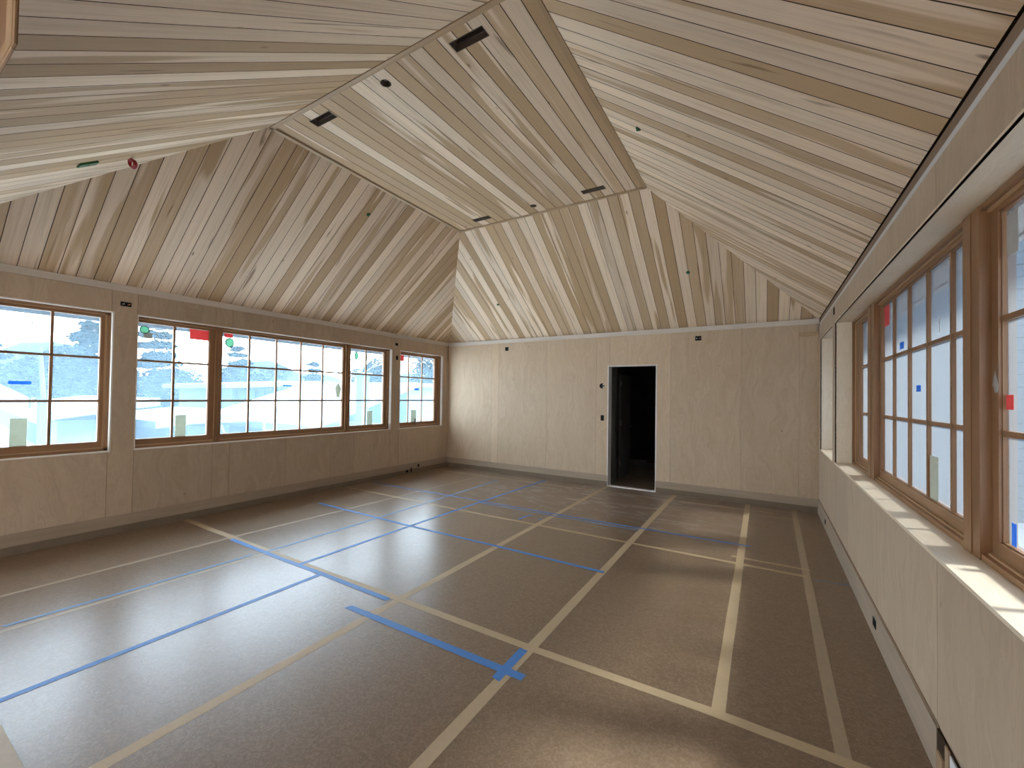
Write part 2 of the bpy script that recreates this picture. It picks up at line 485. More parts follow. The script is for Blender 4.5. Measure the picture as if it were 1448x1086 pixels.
# far wall with doorway
DX0, DX1, DZ = -2.415, -1.60, 2.157
mb = MB()
cladding(mb, (0, YF, 0), (0, 0, 1), (1, 0, 0), [(0, XL), (HE, XL), (HE, XR), (0, XR)],
         [XL, -4.95, -4.77, -3.65, -2.65, -2.40, -1.36, -0.33, 0.405, XR], [[(0, DX0), (0, DX1), (DZ, DX1), (DZ, DX0)]],
         gap=0.0025, depth=0.012, N=(0, 1, 0))
mb.box(XL - 0.15, DX0 - 0.02, YF + 0.012, YF + 0.17, 0, HE, m=1)
mb.box(DX1 + 0.02, XR + 0.15, YF + 0.012, YF + 0.17, 0, HE, m=1)
mb.box(DX0 - 0.02, DX1 + 0.02, YF + 0.012, YF + 0.17, DZ + 0.02, HE, m=1)
tag(mb.build('wall_far', [M['ply_far'], M['ply_gap']], merge=False), kind='structure')

# near wall: wide cased opening the camera stands in, header over it
mb = MB()
mb.box(XL, -5.7, 0.03, 0.20, 0, HE, along=2)
mb.box(0.45, XR, 0.03, 0.20, 0, HE, along=2)
mb.box(-5.7, 0.45, 0.03, 0.20, 2.52, HE, along=0)
tag(mb.build('wall_near', M['ply'], merge=False), kind='structure')
# unseen, guessed room behind the camera: its ceiling and back wall
mb = MB()
mb.box(XL - 0.2, XR + 0.2, -3.2, 0.03, 2.8, 2.92, along=1)
tag(mb.build('ceiling_back', M['boards'], merge=False), kind='structure')
mb = MB()
mb.box(XL, -3.9, -3.2, -3.05, 0, 2.8, along=2); mb.box(-2.9, XR, -3.2, -3.05, 0, 2.8, along=2); mb.box(-3.9, -2.9, -3.2, -3.05, 2.1, 2.8, along=0)  # door-wide opening, narrowed to cut the daylight from behind
tag(mb.build('wall_back', M['ply'], merge=False), kind='structure')

# ------------------------------------------------------------------ ceiling: five boarded planes
mb = MB()


def cuts(a, b, w, off=0.0):
    out = []; x = a - w + off
    while x < b + w: out.append(x); x += w
    return out


cans = [(-1.888, 2.517), (-3.642, 2.538), (-3.625, 5.233), (-1.885, 5.208)]
rounds = [(-2.760, 2.513), (-2.755, 5.230)]
flat_holes = []
for x, y in cans: flat_holes.append([(y - 0.052, x - 0.152), (y - 0.052, x + 0.152), (y + 0.052, x + 0.152), (y + 0.052, x - 0.152)])
for x, y in rounds: flat_holes.append([(y + 0.043 * math.cos(t), x + 0.043 * math.sin(t)) for t in [2 * math.pi * i / 12 for i in range(12)]])
W_ = 0.1385
# flat: u = +y, v = x
cladding(mb, (0, 0, HT), (0, 1, 0), (1, 0, 0), [(FY0, FX0), (FY0, FX1), (FY1, FX1), (FY1, FX0)], cuts(FX0, FX1, W_, 0.045), flat_holes, gap=0.0055, depth=0.012, N=(0, 0, 1))


def slope(p_eave, p_top, vdir, ve0, ve1, vt0, vt1, offs, slot=0):
    """p_eave/p_top: points (cross-coordinate removed) at the eave and the upper edge; u runs up the slope"""
    pe, pt = Vector(p_eave), Vector(p_top)
    U = (pt - pe); L = U.length; U.normalize(); V = Vector(vdir)
    Nn = U.cross(V)
    if Nn.z < 0: Nn = -Nn
    cladding(mb, pe, U, V, [(0, ve0), (0, ve1), (L, vt1), (L, vt0)], cuts(min(ve0, vt0), max(ve1, vt1), W_, offs), (), gap=0.0055, depth=0.012, N=Nn, slot=slot)


slope((0, YF + 0.03, HE), (0, FY1, HT), (1, 0, 0), XL, XR, FX0, FX1, 0.03, 2)          # far
slope((0, YN, HE), (0, FY0, HT), (1, 0, 0), XL, XR, FX0, FX1, 0.08, 0)                 # near
slope((XL, 0, HE), (FX0, 0, HT), (0, 1, 0), YN, YF + 0.03, FY0, FY1, 0.095, 2)         # left
slope((XR, 0, HE), (FX1, 0, HT), (0, 1, 0), YN, YF + 0.03, FY0, FY1, 0.045, 0)         # right
# roof deck above so no light leaks through the joints
d = 0.05
E0, E1, E2, E3 = (XL - .3, YN - .3, HE - .05), (XR + .3, YN - .3, HE - .05), (XR + .3, YF + .3, HE - .05), (XL - .3, YF + .3, HE - .05)
T0, T1, T2, T3 = (FX0, FY0, HT + .19), (FX1, FY0, HT + .19), (FX1, FY1, HT + .19), (FX0, FY1, HT + .19)
for q in ((E0, E1, T1, T0), (E1, E2, T2, T1), (E2, E3, T3, T2), (E3, E0, T0, T3), (T0, T1, T2, T3)):
    mb.face(q, None, 0.5, 1)
tag(mb.build('ceiling', [M['boards'], M['gap'], M['boards_tan']], merge=False), kind='structure')

# trim around the flat ceiling (two-step moulding)
def two_step(name, x0, x1, y0, y1, inner):
    mb = MB()
    ix, iy = inner
    mb.box(x0, x1, y0, y1, HT - 0.016, HT - 0.001, b=0.3)
    if ix: mb.box(x0 + (0.02 if ix > 0 else 0.0), x1 - (0.02 if ix < 0 else 0.0), y0, y1, HT - 0.006, HT, b=.7)
    mb2 = MB()
    o = mb.build(name, M['trim'], bevel=0.002, merge=False)
    return tag(o, kind='structure')


two_step('trim_1', FX0 - 0.01, FX0 + 0.035, FY0, FY1, (0, 0))
two_step('trim_2', FX1 - 0.035, FX1 + 0.01, FY0, FY1, (0, 0))
two_step('trim_3', FX0, FX1, FY0 - 0.01, FY0 + 0.035, (0, 0))
two_step('trim_4', FX0, FX1, FY1 - 0.028, FY1 + 0.012, (0, 0))

# eave trims
mb = MB()
for i in range(4):
    a = YN + i * 1.87; b = min(YF, a + 1.868)
    mb.box(XL, XL + 0.022, a, b, 2.702, HE - 0.001, b=random.random())
tag(mb.build('trim_5', M['crown'], bevel=0.002, merge=False), kind='structure')
mb = MB()
for a, b in ((XL + .022, -4.3), (-4.298, -2.2), (-2.198, -0.45), (-0.448, XR)):
    mb.box(a, b, YF - 0.022, YF, 2.700, HE - 0.001, b=random.random())
tag(mb.build('trim_6', M['crown'], bevel=0.002, merge=False), kind='structure')
mb = MB()
mb.box(XR + 0.004, XR + 0.03, YN, YF, 2.672, 2.709)
tag(mb.build('trim_7', M['strip_white'], merge=False), kind='structure')
mb = MB()
mb.box(XR + 0.045, XR + 0.06, YN, YF, 2.66, HE + 0.01)
tag(mb.build('trim_8', M['gap'], merge=False), kind='structure')

# ------------------------------------------------------------------ baseboards
def base(name, boxes, mats):
    mb = MB()
    for bx in boxes: mb.box(*bx[:6], b=random.random(), m=bx[6])
    return tag(mb.build(name, mats, bevel=0.0, merge=False), kind='structure')


BM = [M['base'], M['upstand'], M['ply_gap']]
base('baseboard_left', [(XL, XL + .013, YN, 3.4, .085, .205, 0), (XL, XL + .013, 3.402, YF, .085, .205, 0), (XL, XL + .006, YN, YF, 0, .085, 1)], BM)
base('baseboard_far', [(XL, DX0 - .012, YF - .015, YF, .085, .195, 0), (XL, DX0 - .012, YF - .006, YF, 0, .085, 1),
                       (DX1 + .012, XR, YF - .015, YF, .085, .195, 0), (DX1 + .012, XR, YF - .006, YF, 0, .085, 1)], BM)
base('baseboard_right', [(XR - .012, XR, 2.59, 5.1, 0, .203, 0), (XR - .012, XR, 5.102, YF, 0, .203, 0), (XR - .003, XR, 2.59, YF, .203, .209, 2)], [M['base'], M['upstand'], M['ply_gap']])

# open framing where the near end of the right baseboard is still missing
k = empty('framing_recess', (XR, 2.4, 0)); tag(k, 'open gap below the right wall panel showing timber framing where the baseboard stops', 'wall framing')
MB().box(XR - .010, XR - .002, 1.2, 2.585, 0.0, .205).build('backing', M['gap'], k)
MB().box(XR - .018, XR - .008, 2.50, 2.575, 0.0, .12, along=2).build('timber_block', M['stud'], k, bevel=.002)
MB().box(XR - .016, XR - .008, 2.43, 2.475, 0.09, .205, along=2).build('timber_block', M['stud'], k, bevel=.002)
MB().box(XR - .015, XR - .008, 2.10, 2.42, 0.0, .20).build('white_panel', M['strip_white'], k)
MB().box(XR - .019, XR - .008, 2.36, 2.425, 0.0, .085, along=2).build('timber_block', M['stud'], k, bevel=.002)

# ------------------------------------------------------------------ doorway
dr = empty('door_1', (DX0, YF, 0)); tag(dr, kind='structure')
mb = MB()
mb.box(DX0 - .02, DX0, YF - .004, YF + .175, 0, DZ, along=2)
mb.box(DX1, DX1 + .02, YF - .004, YF + .175, 0, DZ, along=2)
mb.box(DX0 - .02, DX1 + .02, YF - .004, YF + .175, DZ, DZ + .02)
mb.build('door_frame', M['jamb'], dr, merge=False)
MB().box(DX0, DX1, YF - .004, YF + .10, 0, .012).build('door_threshold', M['jamb'], dr)
# hallway beyond: side walls, back wall, ceiling
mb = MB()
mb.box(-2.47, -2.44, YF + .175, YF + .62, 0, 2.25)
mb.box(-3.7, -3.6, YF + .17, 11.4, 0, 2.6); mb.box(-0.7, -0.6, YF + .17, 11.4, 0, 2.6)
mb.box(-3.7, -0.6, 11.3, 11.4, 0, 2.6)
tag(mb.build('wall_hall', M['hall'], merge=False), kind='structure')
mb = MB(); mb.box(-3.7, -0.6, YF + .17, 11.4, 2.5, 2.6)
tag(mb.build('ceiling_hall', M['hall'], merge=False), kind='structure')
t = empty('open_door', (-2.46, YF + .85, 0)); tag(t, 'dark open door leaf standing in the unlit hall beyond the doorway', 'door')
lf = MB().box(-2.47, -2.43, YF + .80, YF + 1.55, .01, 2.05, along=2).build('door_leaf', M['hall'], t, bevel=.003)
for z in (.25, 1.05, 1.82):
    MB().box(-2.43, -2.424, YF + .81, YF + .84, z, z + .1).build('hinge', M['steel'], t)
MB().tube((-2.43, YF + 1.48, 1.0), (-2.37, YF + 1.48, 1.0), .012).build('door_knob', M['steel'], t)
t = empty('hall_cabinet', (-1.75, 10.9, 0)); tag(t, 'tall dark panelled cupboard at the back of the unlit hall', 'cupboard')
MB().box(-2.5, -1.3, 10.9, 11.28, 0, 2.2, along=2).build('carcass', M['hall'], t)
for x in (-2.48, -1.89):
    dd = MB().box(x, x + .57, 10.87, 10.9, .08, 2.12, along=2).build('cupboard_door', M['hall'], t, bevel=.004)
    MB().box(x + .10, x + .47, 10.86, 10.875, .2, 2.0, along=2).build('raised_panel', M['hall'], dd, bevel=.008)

# ------------------------------------------------------------------ windows
ZG0, ZG1 = 1.025, 2.40          # glass
ZM = (1.476, 1.950)             # muntin rows


def window_group(idx, X, s, d0, dg, oy0, oy1, units, posts, glass, ends=None):
    """units: (glass y0, glass y1, [muntin y]); posts: (y0, y1); d0 frame face depth, dg glass depth behind the wall face"""
    w = empty('window_%d' % idx, (X, oy0, SILL)); tag(w, kind='structure')
    x = lambda d: X + s * d
    # reveal lining from the wall face to the frame
    mb = MB()
    e = 0.010
    mb.box(x(-.0015), x(d0 + .02), oy0 - e, oy0, SILL - e, HEAD + e, along=2)
    mb.box(x(-.0015), x(d0 + .02), oy1, oy1 + e, SILL - e, HEAD + e, along=2)
    mb.box(x(-.0015), x(d0 + .02), oy0, oy1, HEAD, HEAD + e, along=1)
    mb.build('reveal_lining', M['maple'] if s > 0 else M['reveal'], w, merge=False)
    if s > 0:
        mb = MB(); mb.box(x(-.006), x(d0 + .02), oy0 - .004, oy1, SILL - .012, SILL + .004, along=1)
        mb.build('window_sill', M['maple'], w, bevel=.002, merge=False)
    else:
        mb = MB(); mb.box(x(-.004), x(d0 + .02), oy0, oy1, SILL - .012, SILL + .001, along=1)
        mb.build('window_sill', M['reveal'], w, merge=False)
    fy0, fy1 = (ends if ends else (oy0, oy1))
    # outer jamb frame
    mb = MB()
    j = 0.032
    mb.box(x(d0), x(dg + .05), fy0, fy0 + j, SILL, HEAD, b=.2, along=2)
    mb.box(x(d0), x(dg + .05), fy1 - j, fy1, SILL, HEAD, b=.4, along=2)
    mb.box(x(d0), x(dg + .05), fy0, fy1, HEAD - .024, HEAD, b=.6, along=1)
    mb.box(x(d0), x(dg + .05), fy0, fy1, SILL, SILL + .030, b=.8, along=1)
    mb.build('window_frame', M['frame'], w, bevel=.003, merge=False)
    # paler stop bead just inside the frame
    mb = MB()
    q0, q1 = d0 + .020, d0 + .032
    mb.box(x(q0), x(q1), fy0 + j, fy1 - j, HEAD - .036, HEAD - .024, along=1)
    mb.box(x(q0), x(q1), fy1 - j - .012, fy1 - j, SILL + .030, HEAD - .024, along=2)
    mb.box(x(q0), x(q1), fy0 + j, fy0 + j + .012, SILL + .030, HEAD - .024, along=2)
    mb.box(x(q0), x(q1), fy0 + j, fy1 - j, SILL + .030, SILL + .040, along=1)
    mb.build('stop_bead', M['frame_light'], w, merge=False)
    for a, b in posts:
        mb = MB()
        mb.box(x(d0 - .004), x(dg + .05), a, b, SILL + .002, HEAD - .002, b=random.random(), along=2)
        mb.box(x(d0 - .008), x(d0), a + (b - a) * .45, b - .012, SILL + .004, HEAD - .004, b=random.random(), along=2)
        mb.build('mullion_post', M['frame'], w, bevel=.002, merge=False)
    for (g0, g1, mu) in units:
        # how far the sash reaches to its neighbours
        lo = max([fy0 + j] + [b for a, b in posts if b <= g0 + .01]); hi = min([fy1 - j] + [a for a, b in posts if a >= g1 - .01])
        mb = MB()
        ds = dg - .022
        mb.box(x(ds), x(dg + .03), lo, g0, SILL + .03, HEAD - .024, b=.3, along=2)
        mb.box(x(ds), x(dg + .03), g1, hi, SILL + .03, HEAD - .024, b=.5, along=2)
        mb.box(x(ds), x(dg + .03), g0, g1, ZG1, HEAD - .024, b=.7, along=1)
        mb.box(x(ds), x(dg + .03), g0, g1, SILL + .03, ZG0, b=.9, along=1)
        # glazing bevel step
        t = .006
        mb.box(x(ds + .010), x(dg + .02), g0, g0 + t, ZG0, ZG1, b=.3, along=2); mb.box(x(ds + .010), x(dg + .02), g1 - t, g1, ZG0, ZG1, b=.3, along=2)
        mb.box(x(ds + .010), x(dg + .02), g0, g1, ZG1 - t, ZG1, b=.3, along=1); mb.box(x(ds + .010), x(dg + .02), g0, g1, ZG0, ZG0 + t, b=.3, along=1)
        sash = mb.build('sash', M['frame'], w, bevel=.002, merge=False)
        mb = MB()
        for my in mu: mb.box(x(dg - .014), x(dg + .012), my - .012, my + .012, ZG0, ZG1, b=random.random(), along=2)
        for mz in ZM: mb.box(x(dg - .013), x(dg + .011), g0, g1, mz - .012, mz + .012, b=random.random(), along=1)
        mt = mb.build('glazing_bars', M['frame'], sash, bevel=.002, merge=False)
        mb = MB(); mb.box(x(dg), x(dg + .003), g0, g1, ZG0, ZG1)
        mb.f = mb.f[4:5] if s > 0 else mb.f[5:6]; mb.uv = mb.uv[4:5]; mb.b = mb.b[:1]; mb.m = mb.m[:1]
        mb.build('pane', M['glass_right_near'] if (s > 0 and g1 < 2.7) else glass, sash, merge=False)
    return w


DL, GL = 0.06, 0.105
DR, GR = 0.145, 0.20
window_group(1, XL, -1, DL, GL, *OPEN_L[0], [(0.52, 1.640, [0.885, 1.262])], [], M['glass_left'])
window_group(2, XL, -1, DL, GL, *OPEN_L[1], [(1.950, 2.720, [2.33]), (2.878, 4.815, [3.24, 3.636, 4.032, 4.425]), (4.972, 5.745, [5.323])],
             [(2.785, 2.862), (4.855, 4.950)], M['glass_left'], ends=(1.88, 5.865))
window_group(3, XL, -1, DL, GL, *OPEN_L[2], [(6.03, 7.225, [6.425, 6.828])], [], M['glass_left'], ends=(5.95, 7.395))
window_group(4, XR, 1, DR, GR, *OPEN_R[0], [(0.40, 1.33, [0.70, 1.02])], [], M['glass_right_near'])
window_group(5, XR, 1, DR, GR, *OPEN_R[1], [(1.72, 2.60, [2.14]), (2.855, 4.746, [3.17, 3.568, 3.968, 4.38]), (5.07, 5.69, [5.31])],
             [(2.66, 2.84), (4.79, 5.05)], M['glass_right'], ends=(1.60, 5.92))
window_group(6, XR, 1, DR, GR, *OPEN_R[2], [(6.2, 7.32, [6.57, 6.95])], [], M['glass_right'])

# ------------------------------------------------------------------ eaves outside
mb = MB()
mb.box(XL - 0.75, XL - 0.2, -3.2, YF + .6, 2.49, 2.52, along=1)
mb.box(XL - 0.79, XL - 0.75, -3.2, YF + .6, 2.43, 2.62, along=1)
M['soffit'] = plain('painted_soffit', (0.12, 0.115, 0.12), 0.7, 0.1, 0.05)
tag(mb.build('eave_left', M['soffit'], merge=False), kind='structure')
mb = MB()
mb.box(XR + 0.2, XR + 0.62, -3.2, YF + .6, 2.60, 2.64, along=1)
mb.box(XR + 0.62, XR + 0.66, -3.2, YF + .6, 2.58, 2.76, along=1)
tag(mb.build('eave_right', M['crown'], merge=False), kind='structure')

# ------------------------------------------------------------------ floor tapes
_lvl = [0]


def tape(label, pts, w, mat, group=None, name='tape_strip', lvl=None):
    """pts: centre line on the floor; a thin strip with slightly uneven edges and torn ends"""
    if lvl is None:
        _lvl[0] += 1; lvl = _lvl[0]
    z0 = 0.0003 + lvl * 0.00009
    P = [Vector((p[0], p[1], 0)) for p in pts]
    mb = MB(); rows = []
    for i in range(len(P) - 1):
        a, b = P[i], P[i + 1]; L = (b - a).length; n = max(1, int(L / 0.35))
        for k in range(n + (1 if i == len(P) - 2 else 0)):
            c = a.lerp(b, k / n); d = (b - a).normalized(); nn = Vector((-d.y, d.x, 0))
            hw = w / 2 * random.uniform(.95, 1.05)
            rows.append((c + nn * hw, c - nn * hw * random.uniform(.97, 1.03)))
    d = (P[1] - P[0]).normalized(); rows[0] = (rows[0][0] + d * random.uniform(-.02, .02), rows[0][1])
    for i in range(len(rows) - 1):
        (a, b), (c, e) = rows[i], rows[i + 1]
        up = Vector((0, 0, z0 + .0002)); lo = Vector((0, 0, z0 - .0003))
        mb.face([b + up, e + up, c + up, a + up])
        mb.face([a + lo, a + up, c + up, c + lo]); mb.face([b + up, b + lo, e + lo, e + up])
    o = mb.build(name, mat, merge=False)
    tag(o, label, 'tape', group)
    return o


TG, BG = 'tan tape strips along the floor paper seams', 'blue tape strips laid out on the floor'
tt, to, bt, bp = M['tan_tape'], M['tan_tape_old'], M['blue_tape'], M['blue_pale']
tape('thin tan tape line nearest the left window wall running towards the far wall', [(-4.975, .5), (-4.966, 2.47), (-4.89, 4.3), (-4.785, 7.46)], .042, to, TG)
tape('thin pale tan tape line on the left floor, second line from the left wall', [(-4.255, .5), (-4.207, 2.39), (-4.19, 2.55)], .045, to, TG)
tape('tan tape line running from the floor front to the left jamb of the doorway', [(-2.385, .5), (-2.417, 2.44), (-2.412, 5.69), (-2.419, 7.56)], .068, tt, TG)
tape('tan tape line running up the middle of the floor, right of the doorway line', [(-1.255, .5), (-1.262, 2.5), (-1.283, 7.60)], .070, tt, TG)
tape('tan tape line second from the right wall, stopping at the nearest crossing strip', [(-0.203, 2.46), (-0.215, 5.0), (-0.232, 7.59)], .066, tt, TG)
tape('tan tape line on the floor closest to the right wall', [(0.301, 2.46), (0.30, 3.0), (0.344, 7.59)], .062, to, TG)
tape('broad tan tape strip crossing the whole floor nearest the viewer', [(-6.11, 2.464), (-3.315, 2.44), (-2.466, 2.449), (-1.214, 2.443), (-0.235, 2.467), (.60, 2.445)], .066, tt, TG)
tape('thin tan tape strip crossing the whole floor at mid room', [(-6.06, 4.842), (-3.662, 4.79), (-1.302, 4.795), (0.318, 4.806)], .052, tt, TG)
tape('short tan tape strip just beyond the mid room strip near the right wall', [(-0.306, 4.993), (0.36, 5.003)], .045, tt, TG)
tape('thin tan tape strip crossing the floor in front of the far wall', [(-6.03, 7.05), (-3.0, 7.11), (-1.19, 7.17), (0.1, 7.21)], .042, tt, TG)
tape('short thin tan tape strip in front of the far right corner', [(-0.19, 6.95), (0.41, 7.0)], .035, to, TG)
tape('tan tape strip along the foot of the far wall at the right corner', [(-0.2, 7.33), (0.36, 7.40)], .035, to, TG)
tape('long bright blue tape line running from the left edge of the picture', [(-3.315, .5), (-3.324, 2.42)], .045, bt, BG)
tape('blue tape line continuing from the tape crossing towards the far wall', [(-3.675, 2.40), (-3.660, 3.856), (-3.64, 5.0), (-3.566, 7.43)], .042, bt, BG)
tape('faint blue tape line closest to the left window wall', [(-4.235, 2.42), (-4.238, 3.85), (-4.255, 5.5), (-4.301, 6.88)], .040, bp, BG)
tape('faded blue smear of tape beside the pale tan line at far left', [(-4.33, .7), (-4.295, 1.4), (-4.27, 2.3)], .035, bp, BG)
tape('wide blue tape strip lying along the left part of the nearest crossing tan strip', [(-4.90, 2.417), (-3.918, 2.403), (-3.357, 2.405), (-2.485, 2.394)], .050, bt, BG)
tape('broad blue tape strip nearest the viewer, parallel to the crossing tan strip', [(-2.66, 2.15), (-1.16, 2.164)], .058, bt, BG)
tape('short blue tape piece crossing the end of the nearest blue strip', [(-1.287, 2.06), (-1.290, 2.405)], .055, bt, BG)
tape('blue tape strip crossing the floor between the two tan crossing strips', [(-5.5, 3.90), (-3.678, 3.862), (-2.44, 3.87), (-1.25, 3.852)], .045, bt, BG)
tape('long blue tape strip crossing the floor beyond the mid room tan strip', [(-5.97, 5.33), (-4.327, 5.375), (-2.269, 5.37), (-0.14, 5.43)], .036, bt, BG)
tape('second blue tape strip doubled just in front of the far blue strip', [(-3.60, 5.28), (-2.4, 5.27), (-1.30, 5.30)], .036, bp, BG)
tape('small torn blue tape scrap on the floor before the mid room crossing', [(-2.72, 4.86), (-2.70, 5.03), (-2.66, 5.14)], .035, bt, BG)
tape('tiny blue tape scrap beside the doorway tan line', [(-2.53, 5.03), (-2.46, 5.035)], .03, bt, BG)
tape('faint blue tape sliver reaching the right wall', [(0.36, 4.76), (0.62, 4.783)], .016, bp, BG)
# pale threshold board at the lower left corner of the picture
o = MB().box(-5.7, 0.45, -0.2, 0.497, 0.0, 0.006, along=0).build('threshold_board', M['threshold'], bevel=.001)
tag(o, 'pale beige threshold sheet on the floor at the lower left corner', 'threshold')

# ------------------------------------------------------------------ recessed ceiling cans
for (x, y), lab in zip(cans, ('large rectangular ceiling recess nearest the viewer, right one of the near pair',
                              'rectangular ceiling recess at the left front corner of the flat ceiling',
                              'narrow rectangular ceiling slot above the far left corner of the flat ceiling',
                              'narrow rectangular ceiling slot at the far right of the flat ceiling')):
    t = empty('ceiling_recess', (x, y, HT)); tag(t, lab, 'light housing', 'rectangular light housings in the flat ceiling')
    mb = MB(); h = .14; a, b = .150, .050
    for (x0, x1, y0, y1) in ((x - a, x - a + .004, y - b, y + b), (x + a - .004, x + a, y - b, y + b), (x - a, x + a, y - b, y - b + .004), (x - a, x + a, y + b - .004, y + b)):
        mb.box(x0, x1, y0, y1, HT - .002, HT + h)
    mb.build('housing', M['can'], t, merge=False)
    MB().box(x - a, x + a, y - b, y + b, HT + h, HT + h + .004).build('housing_top', M['dark'], t)
    mb = MB(); c = .012
    mb.box(x - a, x - a + c, y - b, y + b, HT + .045, HT + .05); mb.box(x + a - c, x + a, y - b, y + b, HT + .045, HT + .05)
    mb.box(x - a, x + a, y + b - c, y + b, HT + .045, HT + .05); mb.box(x - a, x + a, y - b, y - b + c, HT + .045, HT + .05)
    mb.build('inner_lip', M['steel'], t, merge=False)
for (x, y), lab in zip(rounds, ('round ceiling hole between the two near rectangular recesses', 'small round ceiling hole between the two far rectangular slots')):
    t = empty('round_recess', (x, y, HT)); tag(t, lab, 'light housing', 'round light housings in the flat ceiling')
    mb = MB(); S = 16
    for i in range(S):
        t0, t1 = 2 * math.pi * i / S, 2 * math.pi * (i + 1) / S
        p = lambda r, tt_, z: (x + r * math.cos(tt_), y + r * math.sin(tt_), z)
        mb.face([p(.043, t0, HT - .001), p(.043, t1, HT - .001), p(.040, t1, HT + .09), p(.040, t0, HT + .09)])
        mb.face([p(.043, t0, HT - .002), p(.043, t1, HT - .002), p(.048, t1, HT - .002), p(.048, t0, HT - .002)])
    mb.build('housing', M['can'], t)
    MB().tube((x, y, HT + .08), (x, y, HT + .09), .042, seg=16).build('housing_top', M['dark'], t)
    MB().tube((x - .01, y + .008, HT + .035), (x - .01, y + .008, HT + .08), .016, seg=12).build('lamp_socket', M['steel'], t)

# ------------------------------------------------------------------ sprinkler plugs on the slopes
def plug(p, n, label, r=.022, group='small green plugs in the sloping boards'):
    p, n = Vector(p), Vector(n).normalized()
    t = empty('green_plug', p); tag(t, label, 'plug', group)
    MB().tube(p, p + n * .012, r, r * .92, 12).build('cap', M['green'], t, smooth=False)
    MB().tube(p + n * .010, p + n * .022, r * .45, r * .35, 8).build('stem', M['green'], t)
    MB().tube(p - n * .001, p + n * .003, r * 1.25, r * 1.25, 14).build('collar_ring', M['black'], t)


aL = FX0 - XL; nL = (HT - HE, 0, -aL); aR = XR - FX1; nR = (-(HT - HE), 0, -aR); aF = YF + .03 - FY1; nF = (0, -(HT - HE), -aF); aN = FY0 - YN; nN = (0, HT - HE, -aN)
zL = lambda x: HE + (x - XL) / aL * (HT - HE)
zR = lambda x: HE + (XR - x) / aR * (HT - HE)
zF = lambda y: HE + (YF + .03 - y) / aF * (HT - HE)
zN = lambda y: HE + (y - YN) / aN * (HT - HE)
plug((-4.531, 3.87, zL(-4.531)), nL, 'green plug in the left ceiling slope')
plug((-4.32, 6.82, zF(6.82)), nF, 'green plug low on the left part of the far ceiling slope', .02)
plug((-0.969, 6.67, zF(6.67)), nF, 'green plug on the right part of the far ceiling slope')
plug((-0.981, 3.853, zR(-0.981)), nR, 'green plug in the right ceiling slope near the flat ceiling')
p = Vector((-4.56, 1.09, zN(1.09))); n = Vector(nN).normalized(); U = Vector((0, aN, HT - HE)).normalized()
t = empty('green_box', p); tag(t, 'dark green square cover on the near ceiling slope at upper left', 'cover')
mb = MB()
for (a, b, h0, h1) in ((.040, .065, 0.001, .014),):
    c = [p + Vector((sx * a, 0, 0)) + U * sy * b for sx, sy in ((-1, -1), (1, -1), (1, 1), (-1, 1))]
    lo = [q + n * h0 for q in c]; hi = [q + n * h1 for q in c]
    mb.face(lo); mb.face(hi)
    for i in range(4): mb.face([lo[i], lo[(i + 1) % 4], hi[(i + 1) % 4], hi[i]])
mb.build('cover_plate', M['green'], t)
MB().tube(p + n * .008, p + n * .016, .012, .010, 8).build('knob', M['black'], t)
# red cable coil
p = Vector((-4.64, 1.37, zN(1.37)))
t = empty('cable_coil', p); tag(t, 'small coil of red cable hanging from the near ceiling slope at upper left', 'cable')
mb = MB()
for k in range(3):
    S = 18; c0 = p + n * (.03 + .008 * k) + U * (.006 * k)
    ring = [c0 + Vector((1, 0, 0)) * (.048 + .004 * k) * math.cos(2 * math.pi * i / S) + (U * .35 + Vector((0, 0, -.9))) * (.040) * math.sin(2 * math.pi * i / S) for i in range(S)]
    for i in range(S): mb.tube(ring[i], ring[(i + 1) % S], .0055, seg=6)
mb.build('loops', M['red'], t)
MB().tube(p + Vector((-.07, 0, 0)) + n * .002 + U * .02, p + Vector((-.03, 0, 0)) + n * .03, .004, seg=6).build('lead', M['red'], t)

# ------------------------------------------------------------------ electrical boxes
def ebox(axis, c, w, h, label, s=1, wires=0, group='open electrical boxes in the plywood'):
    """axis 'x': on a side wall (face towards s), axis 'y': on the far wall"""
    x, y, z = c
    t = empty('electrical_box', c); tag(t, label, 'electrical box', group)
    r = .006
    if axis == 'y':
        MB().box(x - w / 2, x + w / 2, y - .0015, y + .01, z - h / 2, z + h / 2).build('box_back', M['dark'], t)
        mb = MB()
        for (a, b, c_, d_) in ((x - w / 2, x - w / 2 + r, z - h / 2, z + h / 2), (x + w / 2 - r, x + w / 2, z - h / 2, z + h / 2), (x - w / 2, x + w / 2, z - h / 2, z - h / 2 + r), (x - w / 2, x + w / 2, z + h / 2 - r, z + h / 2)):
            mb.box(a, b, y - .004, y - .001, c_, d_)
        mb.build('rim', M['black'], t, merge=False)
        for i in range(wires):
            px = x + (-.25 + .5 * i / max(1, wires - 1)) * w
            MB().tube((px - .01, y - .006, z - .004), (px + .01, y - .006, z + .004), .005, seg=6).build('wire_end', M['white_wire'] if i == 0 else M['copper'], t)
    else:
        q = -s   # towards the room
        MB().box(x, x + q * .0015, y - w / 2, y + w / 2, z - h / 2, z + h / 2).build('box_back', M['dark'], t)
        mb = MB()
        for (a, b, c_, d_) in ((y - w / 2, y - w / 2 + r, z - h / 2, z + h / 2), (y + w / 2 - r, y + w / 2, z - h / 2, z + h / 2), (y - w / 2, y + w / 2, z - h / 2, z - h / 2 + r), (y - w / 2, y + w / 2, z + h / 2 - r, z + h / 2)):
            mb.box(x + q * .001, x + q * .004, a, b, c_, d_)
        mb.build('rim', M['black'], t, merge=False)
        for i in range(wires):
            py = y + (-.25 + .5 * i / max(1, wires - 1)) * w
            MB().tube((x + q * .006, py - .01, z - .004), (x + q * .006, py + .012, z + .003), .005, seg=6).build('wire_end', M['white_wire'] if i == 0 else M['copper'], t)


